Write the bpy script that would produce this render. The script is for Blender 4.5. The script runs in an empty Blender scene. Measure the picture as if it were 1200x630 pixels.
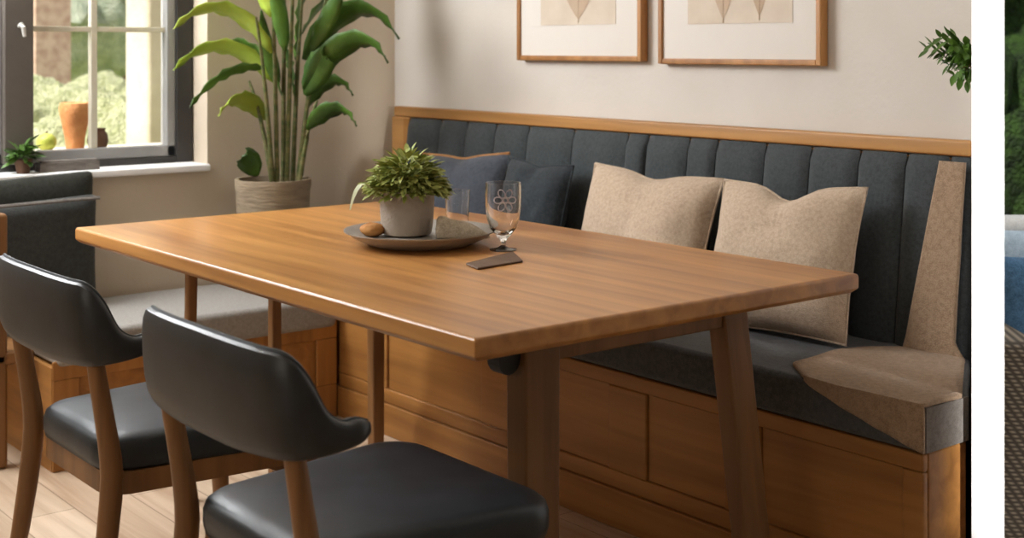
import bpy, bmesh, math, random
from mathutils import Vector, Matrix, noise
random.seed(7)
PI = math.pi
S = bpy.context.scene
COL = S.collection

# ------------------------------------------------------------------ camera, light, exposure
FPX, YH, CAM = 1577.19, 55.48, Vector((3.5326, -1.3428, 1.23))
YAW = 0.6772
FW = Vector((-math.cos(YAW), math.sin(YAW), 0)); RT = Vector((math.sin(YAW), math.cos(YAW), 0))
cam = bpy.data.objects.new('camera', bpy.data.cameras.new('camera')); COL.objects.link(cam)
cam.location = CAM; cam.rotation_euler = (PI/2, 0, math.atan2(math.cos(YAW), math.sin(YAW)))
cam.data.sensor_width = 36; cam.data.lens = FPX/1200*36
cam.data.shift_y = -(315-YH)/1200
cam.data.clip_start = .05
cam.data.dof.use_dof = True; cam.data.dof.focus_distance = 2.9; cam.data.dof.aperture_fstop = 4.5
S.camera = cam
S.view_settings.view_transform = 'Standard'; S.view_settings.look = 'None'
S.view_settings.gamma = 1; S.view_settings.use_curve_mapping = False
S.view_settings.exposure = 0.0

wd = bpy.data.worlds.new('sky'); S.world = wd; wd.use_nodes = True
wn = wd.node_tree; wn.nodes.clear()
wo = wn.nodes.new('ShaderNodeOutputWorld'); wb = wn.nodes.new('ShaderNodeBackground')
wb.inputs[0].default_value = (.95, .975, 1.0, 1); wb.inputs[1].default_value = 1.1
wn.links.new(wb.outputs[0], wo.inputs[0])

def light(name, kind, loc, target, energy, color, size=1, size_y=None, spread=None, spot=None):
    d = bpy.data.lights.new(name, kind); o = bpy.data.objects.new(name, d); COL.objects.link(o)
    o.location = loc
    o.rotation_euler = (Vector(target)-Vector(loc)).to_track_quat('-Z', 'Y').to_euler()
    d.energy = energy; d.color = color
    if kind == 'AREA':
        d.shape = 'RECTANGLE'; d.size = size; d.size_y = size_y or size
        if spread: d.spread = spread
    if kind == 'SUN': d.angle = math.radians(2)
    if kind == 'SPOT': d.spot_size = spot; d.spot_blend = .6; d.shadow_soft_size = size
    return o
light('sun', 'SUN', (0, -6, 8), (.05, -6+.7, 8-.7), 6.5, (1, .95, .86))
# daylight falling in through the upper part of the window, then two added fills
light('window_daylight', 'AREA', (-.78, -.40, 1.98), (1.3, .55, .6), 92, (.97, .985, 1.0), 1.7, .75)
light('rear_fill', 'AREA', (1.9, -4.3, 1.9), (1.0, 1.0, .5), 27, (1, .92, .80), 2.4, 1.6)  # added fill behind the camera
light('gutter_fill', 'AREA', (3.15, 1.0, .95), (1.97, 1.235, .85), 2.1, (1, .995, .99), .08, 1.3, math.radians(14))  # added narrow beam to whiten the gutter slab, no lamp there

# ------------------------------------------------------------------ materials
def nodes(name, rough=.6, spec=.5):
    m = bpy.data.materials.new(name); m.use_nodes = True
    nt = m.node_tree; p = nt.nodes['Principled BSDF']
    p.inputs['Roughness'].default_value = rough; p.inputs['Specular IOR Level'].default_value = spec
    return m, nt, p
def rgb(h):
    h = h.lstrip('#'); c = [int(h[i:i+2], 16)/255 for i in (0, 2, 4)]
    return tuple((x/12.92 if x <= .04045 else ((x+.055)/1.055)**2.4) for x in c)+(1,)
def mat(name, c1, c2=None, scale=8, rough=.6, spec=.5, bump=0, bscale=None, stretch=(1, 1, 1), detail=6, lo=.35, hi=.65, bdist=.01):
    m, nt, p = nodes(name, rough, spec); N, L = nt.nodes, nt.links
    tc = N.new('ShaderNodeTexCoord'); mp = N.new('ShaderNodeMapping'); mp.inputs['Scale'].default_value = stretch
    L.new(tc.outputs['Object'], mp.inputs[0])
    nz = N.new('ShaderNodeTexNoise'); nz.inputs['Scale'].default_value = scale; nz.inputs['Detail'].default_value = detail
    L.new(mp.outputs[0], nz.inputs['Vector'])
    rp = N.new('ShaderNodeValToRGB'); rp.color_ramp.elements[0].color = rgb(c1); rp.color_ramp.elements[1].color = rgb(c2 or c1)
    rp.color_ramp.elements[0].position = lo; rp.color_ramp.elements[1].position = hi
    L.new(nz.outputs['Fac'], rp.inputs[0]); L.new(rp.outputs[0], p.inputs['Base Color'])
    if bump:
        n2 = N.new('ShaderNodeTexNoise'); n2.inputs['Scale'].default_value = bscale or scale*6; n2.inputs['Detail'].default_value = 3
        L.new(mp.outputs[0], n2.inputs['Vector'])
        b = N.new('ShaderNodeBump'); b.inputs['Strength'].default_value = bump; b.inputs['Distance'].default_value = bdist
        L.new(n2.outputs['Fac'], b.inputs['Height']); L.new(b.outputs[0], p.inputs['Normal'])
    return m
def wood(name, dark, light_, axis, rough=.45, planks=None, spec=.4):
    m, nt, p = nodes(name, rough, spec); N, L = nt.nodes, nt.links
    tc = N.new('ShaderNodeTexCoord'); mp = N.new('ShaderNodeMapping')
    sc = [14, 14, 14]; sc[axis] = .9; mp.inputs['Scale'].default_value = sc
    L.new(tc.outputs['Object'], mp.inputs[0])
    nz = N.new('ShaderNodeTexNoise'); nz.inputs['Scale'].default_value = 1.6; nz.inputs['Detail'].default_value = 9
    nz.inputs['Distortion'].default_value = .6; L.new(mp.outputs[0], nz.inputs['Vector'])
    big = N.new('ShaderNodeTexNoise'); big.inputs['Scale'].default_value = .35; big.inputs['Detail'].default_value = 2
    L.new(mp.outputs[0], big.inputs['Vector'])
    mx = N.new('ShaderNodeMath'); mx.operation = 'MULTIPLY_ADD'; mx.inputs[1].default_value = .55
    L.new(nz.outputs['Fac'], mx.inputs[0])
    m2 = N.new('ShaderNodeMath'); m2.operation = 'MULTIPLY'; m2.inputs[1].default_value = .45
    L.new(big.outputs['Fac'], m2.inputs[0]); L.new(m2.outputs[0], mx.inputs[2])
    rp = N.new('ShaderNodeValToRGB'); e = rp.color_ramp.elements
    e[0].color = rgb(dark); e[1].color = rgb(light_); e[0].position = .36; e[1].position = .62
    L.new(mx.outputs[0], rp.inputs[0]); out = rp.outputs[0]
    if planks:
        ax, wdt, ln = planks
        br = N.new('ShaderNodeTexBrick'); br.inputs['Scale'].default_value = 1
        br.inputs['Brick Width'].default_value = ln; br.inputs['Row Height'].default_value = wdt
        br.inputs['Mortar Size'].default_value = .0018; br.inputs['Color1'].default_value = (1, 1, 1, 1)
        br.inputs['Color2'].default_value = (.80, .78, .75, 1); br.inputs['Mortar'].default_value = (.35, .3, .25, 1)
        mq = N.new('ShaderNodeMapping'); mq.inputs['Rotation'].default_value = (0, 0, ax)
        L.new(tc.outputs['Object'], mq.inputs[0]); L.new(mq.outputs[0], br.inputs['Vector'])
        mm = N.new('ShaderNodeMixRGB'); mm.blend_type = 'MULTIPLY'; mm.inputs[0].default_value = .8
        L.new(out, mm.inputs[1]); L.new(br.outputs['Color'], mm.inputs[2]); out = mm.outputs[0]
    L.new(out, p.inputs['Base Color'])
    b = N.new('ShaderNodeBump'); b.inputs['Strength'].default_value = .12; b.inputs['Distance'].default_value = .002
    L.new(nz.outputs['Fac'], b.inputs['Height']); L.new(b.outputs[0], p.inputs['Normal'])
    return m
def weave(name, c1, c2, scale, rough=.9, strength=.5):
    m, nt, p = nodes(name, rough, .2); N, L = nt.nodes, nt.links
    tc = N.new('ShaderNodeTexCoord')
    ck = N.new('ShaderNodeTexVoronoi'); ck.inputs['Scale'].default_value = scale; L.new(tc.outputs['Object'], ck.inputs['Vector'])
    nz = N.new('ShaderNodeTexNoise'); nz.inputs['Scale'].default_value = scale*.25; nz.inputs['Detail'].default_value = 6
    L.new(tc.outputs['Object'], nz.inputs['Vector'])
    ad = N.new('ShaderNodeMath'); ad.operation = 'MULTIPLY_ADD'; ad.inputs[1].default_value = .5
    L.new(ck.outputs['Distance'], ad.inputs[0]); L.new(nz.outputs['Fac'], ad.inputs[2])
    rp = N.new('ShaderNodeValToRGB'); rp.color_ramp.elements[0].position = .45; rp.color_ramp.elements[1].position = .95
    rp.color_ramp.elements[0].color = rgb(c2); rp.color_ramp.elements[1].color = rgb(c1)
    L.new(ad.outputs[0], rp.inputs[0]); L.new(rp.outputs[0], p.inputs['Base Color'])
    b = N.new('ShaderNodeBump'); b.inputs['Strength'].default_value = strength; b.inputs['Distance'].default_value = .003
    L.new(ad.outputs[0], b.inputs['Height']); L.new(b.outputs[0], p.inputs['Normal'])
    p.inputs['Sheen Weight'].default_value = .15
    return m
def glass(name, rough=0.0, tint=(1, 1, 1, 1), ior=1.45):
    m, nt, p = nodes(name, rough); p.inputs['Transmission Weight'].default_value = 1; p.inputs['IOR'].default_value = ior
    p.inputs['Base Color'].default_value = tint
    return m
M = {}
M['wall'] = mat('plaster_warm_white', '#d8d2ca', '#d2cbc2', 3, .9, .2, .08, 60)
M['walltan'] = mat('plaster_tan', '#cfc1ad', '#c9baa5', 3, .9, .2, .08, 60)
M['white'] = mat('white_paint', '#f6f5f4', '#f3f2f1', 3, .7, .2, .03, 80)
M['ceil'] = mat('ceiling_white', '#eeeae4', None, 3, .9, .2)
M['floor'] = wood('oak_floor', '#a88a6e', '#d9c3aa', 0, .5, (0, .16, 1.7))
M['tabletop'] = wood('table_oak', '#935f2e', '#c38b4c', 0, .31, spec=.6)
M['tablewood'] = wood('table_leg_oak', '#6f4c2b', '#8f673f', 2, .5)
M['benchwood'] = wood('bench_oak', '#825629', '#ab773d', 0, .5)
M['benchwood_v'] = wood('bench_oak_upright', '#825629', '#ab773d', 2, .5)
M['caprail'] = wood('cap_rail_oak', '#8e6336', '#bb8a51', 0, .4)
M['chairwood'] = wood('chair_walnut', '#6e4d2e', '#94693f', 2, .42)
M['leather'] = mat('black_leather', '#1d1f20', '#24272a', 20, .42, .45, .12, 260, bdist=.001)
M['seatleather'] = mat('slate_leather', '#20262b', '#2a3238', 14, .40, .45, .12, 240, bdist=.001)
M['backfabric'] = weave('charcoal_blue_fabric', '#464b4d', '#313638', 420, .85, .25)
M['cushfabric'] = weave('charcoal_seat_fabric', '#565859', '#3e4143', 380, .9, .3)
M['greycush'] = weave('grey_seat_fabric', '#9a9690', '#827e79', 420, .85, .2)
M['darkcush'] = weave('dark_grey_cushion_fabric', '#3d3e3c', '#2c2d2b', 300, .8, .25)
M['olivecush'] = weave('olive_black_fabric', '#34352f', '#25261f', 300, .8, .25)
M['linen'] = weave('beige_linen', '#c6b29c', '#ab957f', 420, .95, .5)
M['throw'] = weave('tan_boucle', '#a88f76', '#89715a', 330, .95, .8)
M['navy'] = weave('navy_linen', '#484c54', '#353a42', 420, .92, .4)
M['slate'] = weave('slate_linen', '#33393e', '#22272b', 320, .92, .4)
M['tanpipe'] = mat('tan_suede', '#a8794d', '#8f653f', 30, .8, .2)
M['oakframe'] = wood('picture_oak', '#8a5b2e', '#b07d48', 2, .4)
M['mat'] = mat('mount_board', '#dfdad3', '#dbd5cd', 4, .8, .2, .05, 200)
M['paper'] = mat('art_paper', '#d5c8b8', '#cdbfae', 12, .85, .2)
M['ink'] = mat('sepia_ink', '#b59e86', '#bfaa94', 20, .85, .2)
M['frame'] = mat('window_frame_taupe', '#57514b', '#625b54', 6, .5, .4, .04, 90)
M['frame_dark'] = mat('window_frame_dark', '#2f2d2c', '#383533', 6, .5, .4)
M['frame_light'] = mat('casement_grey', '#8b8a88', '#979593', 6, .5, .4)
M['muntin'] = mat('muntin_cream', '#c9c2ae', '#d2ccba', 6, .5, .4)
M['metal'] = mat('pale_metal', '#b9b6b0', '#c4c1bb', 6, .3, .6)
M['pane'] = glass('window_glass', 0, (1, 1, 1, 1), 1.02)
M['crystal'] = glass('clear_glass', .01, (1, 1, 1, 1), 1.42)
M['stone'] = mat('pale_stone', '#cfc3b0', '#e2d8c6', 5, .9, .2, .3, 40)
M['terracotta'] = mat('terracotta', '#b9774a', '#d59a68', 16, .8, .2, .4, 60)
M['lime'] = mat('lime_skin', '#9aa63c', '#b5bd58', 20, .5, .4, .2, 120)
M['brownclay'] = mat('brown_clay', '#5b4436', '#735645', 12, .8, .2, .2, 60)
M['darkbox'] = mat('weathered_box', '#5f5853', '#7a736c', 18, .8, .2, .3, 60, (1, 1, 4))
M['lawn'] = mat('lawn_grass', '#8a9850', '#b3b877', 3, .95, .1, .5, 60)
M['gravel'] = mat('pale_gravel', '#cbbfa6', '#dfd5c0', 12, .95, .1, .4, 80)
M['hedge'] = mat('bright_hedge', '#aab080', '#d4d5ae', 22, .9, .2, 1, 60, bdist=.05)  # greens paled and greyed to put the haze into the colour
M['tree'] = mat('garden_tree', '#a9b69f', '#ccd4c0', 10, .9, .2, 1, 40, bdist=.08)  # whitened leaf colour holds the haze seen through the glass
M['bark'] = mat('bark', '#6f5b4b', '#8b7562', 8, .9, .2, .6, 30)
M['darkhedge'] = mat('dark_hedge', '#0e1c07', '#2a4411', 16, .8, .3, 1, 50, bdist=.04, lo=.3, hi=.7)
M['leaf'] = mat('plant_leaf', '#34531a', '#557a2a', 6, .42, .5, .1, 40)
M['leaf_lit'] = mat('plant_leaf_backlit', '#8fac33', '#b3c850', 6, .45, .5, .1, 40)  # brighter copy of the leaf green, backlight put into the colour
M['cane'] = mat('plant_cane', '#4c5a2b', '#766f45', 14, .6, .4, .2, 50, (1, 1, 4))
M['soil'] = mat('soil', '#2c231b', '#43362a', 60, .95, .1, .8, 120)
M['basketpot'] = mat('taupe_stoneware', '#8a7a67', '#a09078', 10, .8, .2, .4, 30, (1, 1, 5))
M['ceramic'] = mat('taupe_ceramic', '#94877a', '#a89a8b', 9, .7, .3, .3, 160)
M['tray'] = mat('grey_glazed_stoneware', '#9a938b', '#aaa49c', 7, .35, .5)
M['herb'] = mat('herb_leaf', '#7a8a3a', '#b0b265', 60, .55, .4, lo=.3, hi=.7)
M['napkin'] = weave('oatmeal_napkin', '#c2b49f', '#9e907b', 300, .95, .5)
M['bread'] = mat('toasted_bread', '#9a6535', '#c08a51', 20, .8, .2, .5, 60)
M['coaster'] = mat('brown_leather_coaster', '#5a4433', '#6c5441', 15, .6, .3, .2, 120)
M['bracket'] = mat('black_iron', '#141312', '#1c1a19', 12, .5, .4)
M['wicker'] = None
M['whitecush'] = weave('white_outdoor_fabric', '#e9e6e2', '#d3cfca', 200, .9, .3)
M['bluecush'] = weave('denim_blue_fabric', '#55799a', '#3a5874', 220, .9, .5)
M['paleblue'] = weave('pale_blue_fabric', '#c3d2de', '#a3b6c6', 220, .9, .4)
M['greyend'] = weave('grey_end_fabric', '#7b756f', '#635d57', 320, .9, .3)
def wicker():
    m, nt, p = nodes('wicker', .7, .3); N, L = nt.nodes, nt.links
    tc = N.new('ShaderNodeTexCoord')
    w1 = N.new('ShaderNodeTexWave'); w1.bands_direction = 'Z'; w1.inputs['Scale'].default_value = 28
    w2 = N.new('ShaderNodeTexWave'); w2.bands_direction = 'DIAGONAL'; w2.inputs['Scale'].default_value = 18
    L.new(tc.outputs['Object'], w1.inputs[0]); L.new(tc.outputs['Object'], w2.inputs[0])
    mu = N.new('ShaderNodeMath'); mu.operation = 'MULTIPLY'; L.new(w1.outputs['Fac'], mu.inputs[0]); L.new(w2.outputs['Fac'], mu.inputs[1])
    rp = N.new('ShaderNodeValToRGB'); rp.color_ramp.elements[0].color = rgb('#4a4036'); rp.color_ramp.elements[1].color = rgb('#a3927c')
    L.new(mu.outputs[0], rp.inputs[0]); L.new(rp.outputs[0], p.inputs['Base Color'])
    b = N.new('ShaderNodeBump'); b.inputs['Strength'].default_value = .8; b.inputs['Distance'].default_value = .006
    L.new(mu.outputs[0], b.inputs['Height']); L.new(b.outputs[0], p.inputs['Normal'])
    return m
M['wicker'] = wicker()

# ------------------------------------------------------------------ helpers
def at(u, v, d):
    """point on the sight line of a photo pixel at depth d"""
    return CAM + d*(FW + RT*((u-600)/FPX) + Vector((0, 0, -(v-YH)/FPX)))
def add_box(bm, x0, x1, y0, y1, z0, z1, rot=None, piv=None):
    vs = [bm.verts.new((x, y, z)) for z in (z0, z1) for (x, y) in ((x0, y0), (x1, y0), (x1, y1), (x0, y1))]
    for f in ((3, 2, 1, 0), (4, 5, 6, 7), (0, 1, 5, 4), (1, 2, 6, 5), (2, 3, 7, 6), (3, 0, 4, 7)): bm.faces.new([vs[i] for i in f])
    if rot: bmesh.ops.rotate(bm, verts=vs, cent=piv or (0, 0, 0), matrix=rot)
    return vs
def box_bm(*a, **k):
    bm = bmesh.new(); add_box(bm, *a, **k); return bm
def prism_bm(poly, z0, z1, bm=None):
    bm = bm or bmesh.new()
    a = [bm.verts.new((x, y, z0)) for x, y in poly]; b = [bm.verts.new((x, y, z1)) for x, y in poly]
    bm.faces.new(a[::-1]); bm.faces.new(b); n = len(poly)
    for i in range(n): bm.faces.new((a[i], a[(i+1) % n], b[(i+1) % n], b[i]))
    return bm
def loft(bm, rings, cap=True, closed=True):
    R = [[bm.verts.new(p) for p in r] for r in rings]; n = len(R[0])
    for a, b in zip(R, R[1:]):
        for i in range(n if closed else n-1):
            j = (i+1) % n; bm.faces.new((a[i], a[j], b[j], b[i]))
    if cap: bm.faces.new(R[0][::-1]); bm.faces.new(R[-1])
    return R
def add_lathe(bm, prof, c=(0, 0, 0), n=32, cap=True):
    loft(bm, [[(c[0]+r*math.cos(2*PI*i/n), c[1]+r*math.sin(2*PI*i/n), c[2]+z) for i in range(n)] for r, z in prof], cap)
    return bm
def lathe_bm(prof, c=(0, 0, 0), n=32, cap=True): return add_lathe(bmesh.new(), prof, c, n, cap)
def add_tube(bm, pts, rad, n=8, flat=1.0):
    pts = [Vector(p) for p in pts]; rings = []; up = Vector((0, 0, 1))
    for i, p in enumerate(pts):
        t = (pts[min(i+1, len(pts)-1)]-pts[max(i-1, 0)]).normalized()
        s = t.cross(up if abs(t.z) < .95 else Vector((0, 1, 0))).normalized(); w = s.cross(t)
        r = rad[i] if isinstance(rad, (list, tuple)) else rad
        rings.append([p+s*r*math.cos(2*PI*k/n)+w*r*flat*math.sin(2*PI*k/n) for k in range(n)])
    loft(bm, rings); return bm
def bez(a, b, c, n=8):
    a, b, c = Vector(a), Vector(b), Vector(c)
    return [a*(1-t)**2+b*2*t*(1-t)+c*t*t for t in [i/n for i in range(n+1)]]
def build(name, bm, m, parent=None, bevel=0, sub=0, smooth=True, segs=2, origin=None):
    """one mesh object; world-space verts are stored relative to their own thing's base"""
    bmesh.ops.recalc_face_normals(bm, faces=bm.faces[:])
    me = bpy.data.meshes.new(name); bm.to_mesh(me); bm.free()
    o = bpy.data.objects.new(name, me); COL.objects.link(o)
    me.materials.append(m)
    if parent is not None:
        r = parent
        while r.parent: r = r.parent
        o.parent = parent; off = Vector(r.location)
        me.transform(Matrix.Translation(-off))
    else:
        if origin is None:
            xs = [v.co.x for v in me.vertices]; ys = [v.co.y for v in me.vertices]; zs = [v.co.z for v in me.vertices]
            origin = ((min(xs)+max(xs))/2, (min(ys)+max(ys))/2, min(zs))
        o.location = origin; me.transform(Matrix.Translation(-Vector(origin)))
    if smooth:
        for p in me.polygons: p.use_smooth = True
    if bevel:
        b = o.modifiers.new('bevel', 'BEVEL'); b.width = bevel; b.segments = segs; b.limit_method = 'ANGLE'; b.angle_limit = .6
        b.harden_normals = False
        w = o.modifiers.new('wn', 'WEIGHTED_NORMAL'); w.keep_sharp = True
    elif smooth and not sub:
        try: me.set_sharp_from_angle(angle=.8)
        except Exception: pass
    if sub:
        s = o.modifiers.new('sub', 'SUBSURF'); s.levels = s.render_levels = sub
    return o
def thing(name, label, cat, loc, group=None):
    o = bpy.data.objects.new(name, None); COL.objects.link(o); o.location = loc; o.empty_display_size = .1
    return tag(o, label, cat, group)
def tag(o, label, cat, group=None):
    o['label'] = label; o['category'] = cat
    if group: o['group'] = group
    return o
def struct(o): o['kind'] = 'structure'; return o
def copy_tree(o, parent=None):
    c = o.copy(); COL.objects.link(c)
    if parent: c.parent = parent
    for ch in list(o.children): copy_tree(ch, c)
    return c

# ------------------------------------------------------------------ the room shell
YW, XW = 1.58, -.83
PL = lambda d, s: CAM.xy + d*(FW.xy + RT.xy*s)            # plan point
sL, sR = (1138.5-600)/FPX, (1177-600)/FPX
mid = (FW.xy + RT.xy*((sL+sR)/2)).normalized()
p0, p1 = PL(2.80, sL), PL(2.80, sR)
ext = .66
q0, q1 = p0+mid*ext, p1+mid*ext
wr = struct(build('gutter_slab', prism_bm([tuple(p0), tuple(p1), tuple(q1), tuple(q0)], 0, 2.6), M['white'], smooth=False))  # added slab standing for a collage gutter, not a wall of the room
def part_x(y, pad=.004):                                   # x of the gutter slab's left face at depth y
    t = (y-p0.y)/mid.y
    return p0.x+mid.x*t-pad
struct(build('floor', box_bm(-1.0, 6.5, -5, 1.66, -.05, 0), M['floor'], smooth=False, origin=(0, 0, 0)))
struct(build('ceiling', box_bm(-1.0, 6.5, -5, 1.72, 2.6, 2.7), M['ceil'], smooth=False))
struct(build('wall_back', prism_bm([(XW, YW), (part_x(YW), YW), (part_x(YW+.12), YW+.12), (XW-.17, YW+.12), (XW-.17, YW)], 0, 2.6), M['wall'], smooth=False))
wl = bmesh.new(); y0, y1, z0, z1 = -1.0, .789, .80, 2.2
add_box(wl, XW-.17, XW, -5, y0, 0, 2.6); add_box(wl, XW-.17, XW, y1, YW, 0, 2.6)
add_box(wl, XW-.17, XW, y0, y1, 0, z0); add_box(wl, XW-.17, XW, y0, y1, z1, 2.6)
struct(build('wall_left', wl, M['walltan'], smooth=False))
struct(build('wall_front', box_bm(-1.0, 6.5, -5.15, -5, 0, 2.6), M['wall'], smooth=False))
struct(build('wall_side', prism_bm([(6.5, -5), (6.62, -5), (6.62, 1.66), (6.5, 1.66)], 0, 2.6), M['wall'], smooth=False))
struct(build('wall_terrace', box_bm(2.35, 6.5, 1.54, 1.66, 0, 2.6), M['wall'], smooth=False))
struct(build('baseboard_left', box_bm(XW, XW+.015, -5, -.1, 0, .09), M['white'], bevel=.004))

# window in the left wall
w = build('window_1', (lambda bm: (add_box(bm, -.98, -.90, .723, .785, .815, 2.2), add_box(bm, -.98, -.90, -1.0, -.94, .815, 2.2),
      add_box(bm, -.98, -.90, -.94, .723, .815, .845), add_box(bm, -.98, -.90, -.94, .723, 2.14, 2.2), bm)[-1])(bmesh.new()), M['frame_dark'], bevel=.004)
struct(w)
build('sill', box_bm(-.985, XW+.065, -1.0, .788, .798, .822), M['white'], w, bevel=.005)
build('mullion', box_bm(-.975, -.885, .115, .212, .845, 2.14), M['frame'], w, bevel=.006)
for (a, b) in ((.212, .723), (-.94, .115)):
    c = bmesh.new()
    add_box(c, -.965, -.91, a, a+.008, .845, 2.14); add_box(c, -.965, -.91, b-.032, b, .845, 2.14)
    add_box(c, -.965, -.91, a, b, .845, .884); add_box(c, -.965, -.91, a, b, 2.10, 2.14)
    cs = build('casement', c, M['frame_light'], w, bevel=.003)
    g = bmesh.new(); k = (a+b)/2-.035
    add_box(g, -.955, -.925, k-.011, k+.011, .884, 2.10)
    for zz in (1.292, 1.72): add_box(g, -.953, -.927, a+.008, b-.032, zz-.009, zz+.009)
    build('glazing_bar', g, M['muntin'], cs, bevel=.002)
    build('pane', box_bm(-.942, -.938, a+.008, b-.032, .884, 2.10), M['pane'], cs, smooth=False)
h = bmesh.new(); add_tube(h, [(-.885, .165, 1.30), (-.868, .165, 1.305), (-.858, .168, 1.295), (-.858, .172, 1.265)], [.008, .008, .008, .006])
build('handle', h, M['metal'], w)

w.location.x -= .035

# ------------------------------------------------------------------ the long bench along the back wall
SB, YF = .40, 1.027
XE = 1.92
bench = thing('banquette_bench', 'long oak panelled bench with charcoal channelled backrest along the back wall', 'bench', (.6, 1.3, 0))
carc = [(-.72, YF+.012), (XE-.012, YF+.012), (XE-.012, 1.185), (part_x(YW), YW-.003), (-.72, YW-.003)]
build('carcass', prism_bm(carc, .10, SB), M['benchwood'], bench, smooth=False)
fr = bmesh.new()
add_box(fr, -.34, XE, YF, YF+.02, .362, SB); add_box(fr, -.34, XE, YF, YF+.02, .10, .145)
for a, b in ((-.34, -.05), (.44, .60), (.98, 1.12), (1.38, 1.49), (1.87, XE)): add_box(fr, a, b, YF, YF+.02, .145, .362)
add_box(fr, XE-.02, XE, YF+.02, 1.185, .10, SB)
build('face_frame', fr, M['benchwood'], bench, bevel=.005)
for a, b in ((-.05, .44), (.60, .98), (1.12, 1.38), (1.49, 1.87)):
    build('panel', box_bm(a+.002, b-.002, YF+.008, YF+.0118, .147, .360), M['benchwood'], bench, smooth=False)
build('plinth', prism_bm([(-.34, YF-.008), (XE+.006, YF-.008), (XE+.006, 1.18), (part_x(YW), YW-.003), (-.34, YW-.003)], 0, .10), M['benchwood'], bench, bevel=.004)
def cushion_bm(poly, z0, z1, n=6, r=.022, crown=.008):
    bm = bmesh.new(); c = Vector((sum(p[0] for p in poly)/len(poly), sum(p[1] for p in poly)/len(poly)))
    prism_bm(poly, z0, z1, bm); return bm
seatpoly = [(-.72, YF-.006), (XE+.004, YF-.006), (XE+.004, 1.185), (part_x(1.50)-.004, 1.50), (-.72, 1.50)]
build('seat_cushion', prism_bm(seatpoly, SB+.002, .50), M['cushfabric'], bench, bevel=.018, segs=4)
build('end_boxing', prism_bm([(XE-.02, YF+.002), (XE+.008, YF+.002), (XE+.008, 1.18), (XE-.02, 1.18)], SB+.004, .496), M['greyend'], bench, smooth=False)
# backrest: a slab carrying upright padded channels
bk = build('back_board', prism_bm([(-.70, 1.532), (part_x(1.532), 1.532), (part_x(1.56), 1.56), (-.70, 1.56)], .40, .962), M['benchwood'], bench, smooth=False)
seams = [-.655, -.45, -.292, -.125, .052, .281, .531, .62, .79, .901, 1.08, 1.236, 1.393, 1.534, 1.655, part_x(1.49)-.004]
def channel_bm(a, b):
    bm = bmesh.new(); nu, nv = 9, 14; G = []
    for j in range(nv+1):
        v = j/nv; row = []
        z = .47+(.9655-.47)*v
        for i in range(nu+1):
            u = -1+2*i/nu
            bulge = .016*(1-abs(u)**5)
            top = max(0, (v-.95)/.05); bot = max(0, (.08-v)/.08)
            rnd = .010*(1-math.sqrt(max(0, 1-top*top)))+.01*bot
            y = 1.505-.055*(1-v)-bulge*(1-.6*top**2)+rnd+.02
            row.append((a+(b-a)*(u+1)/2, y, z))
        G.append(row)
    V = [[bm.verts.new(p) for p in r] for r in G]
    for j in range(nv):
        for i in range(nu): bm.faces.new((V[j][i], V[j][i+1], V[j+1][i+1], V[j+1][i]))
    B = [[bm.verts.new((p[0], 1.531, p[2])) for p in (r[0], r[-1])] for r in G]
    for j in range(nv):
        bm.faces.new((V[j+1][0], B[j+1][0], B[j][0], V[j][0])); bm.faces.new((V[j][-1], B[j][1], B[j+1][1], V[j+1][-1]))
    bm.faces.new([B[-1][0]]+V[-1]+[B[-1][1]]); bm.faces.new(V[0][::-1]+[B[0][0], B[0][1]])
    return bm
for a, b in zip(seams, seams[1:]):
    build('back_channel', channel_bm(a+.0015, b-.0015), M['backfabric'], bk)
cr = bmesh.new()
prism_bm([(-.785, 1.545), (part_x(1.545), 1.545), (part_x(YW-.002), YW-.002), (-.785, YW-.002)], .966, 1.005, cr)
add_box(cr, -.785, -.665, 1.535, YW-.002, .40, .966)
build('cap_rail', cr, M['caprail'], bench, bevel=.006)

# the short return under the window
XR = -.33
ret = thing('corner_bench', 'short oak return bench under the window with a pale grey seat pad', 'bench', (-.58, .5, 0))
rp_ = bmesh.new(); add_box(rp_, XW+.004, XR-.01, .06, YF-.012, .0, .30)
build('carcass', rp_, M['benchwood'], ret, smooth=False)
rf = bmesh.new()
add_box(rf, XR-.01, XR, .06, YF-.012, .265, .32); add_box(rf, XR-.01, XR, .06, YF-.012, 0, .11)
for a, b in ((.06, .14), (.48, .56), (YF-.09, YF-.012)): add_box(rf, XR-.01, XR, a, b, .11, .265)
build('face_frame', rf, M['benchwood_v'], ret, bevel=.004)
build('seat_cushion', box_bm(XW+.01, XR+.012, .07, YF-.016, .302, .400), M['greycush'], ret, bevel=.02, segs=4)
ap = bmesh.new(); add_box(ap, -.50, -.455, -.075, -.025, 0, .745); add_box(ap, XW+.02, -.455, -.075, .055, .30, .34)
build('arm_post', ap, M['chairwood'], ret, bevel=.012, segs=3)

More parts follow.
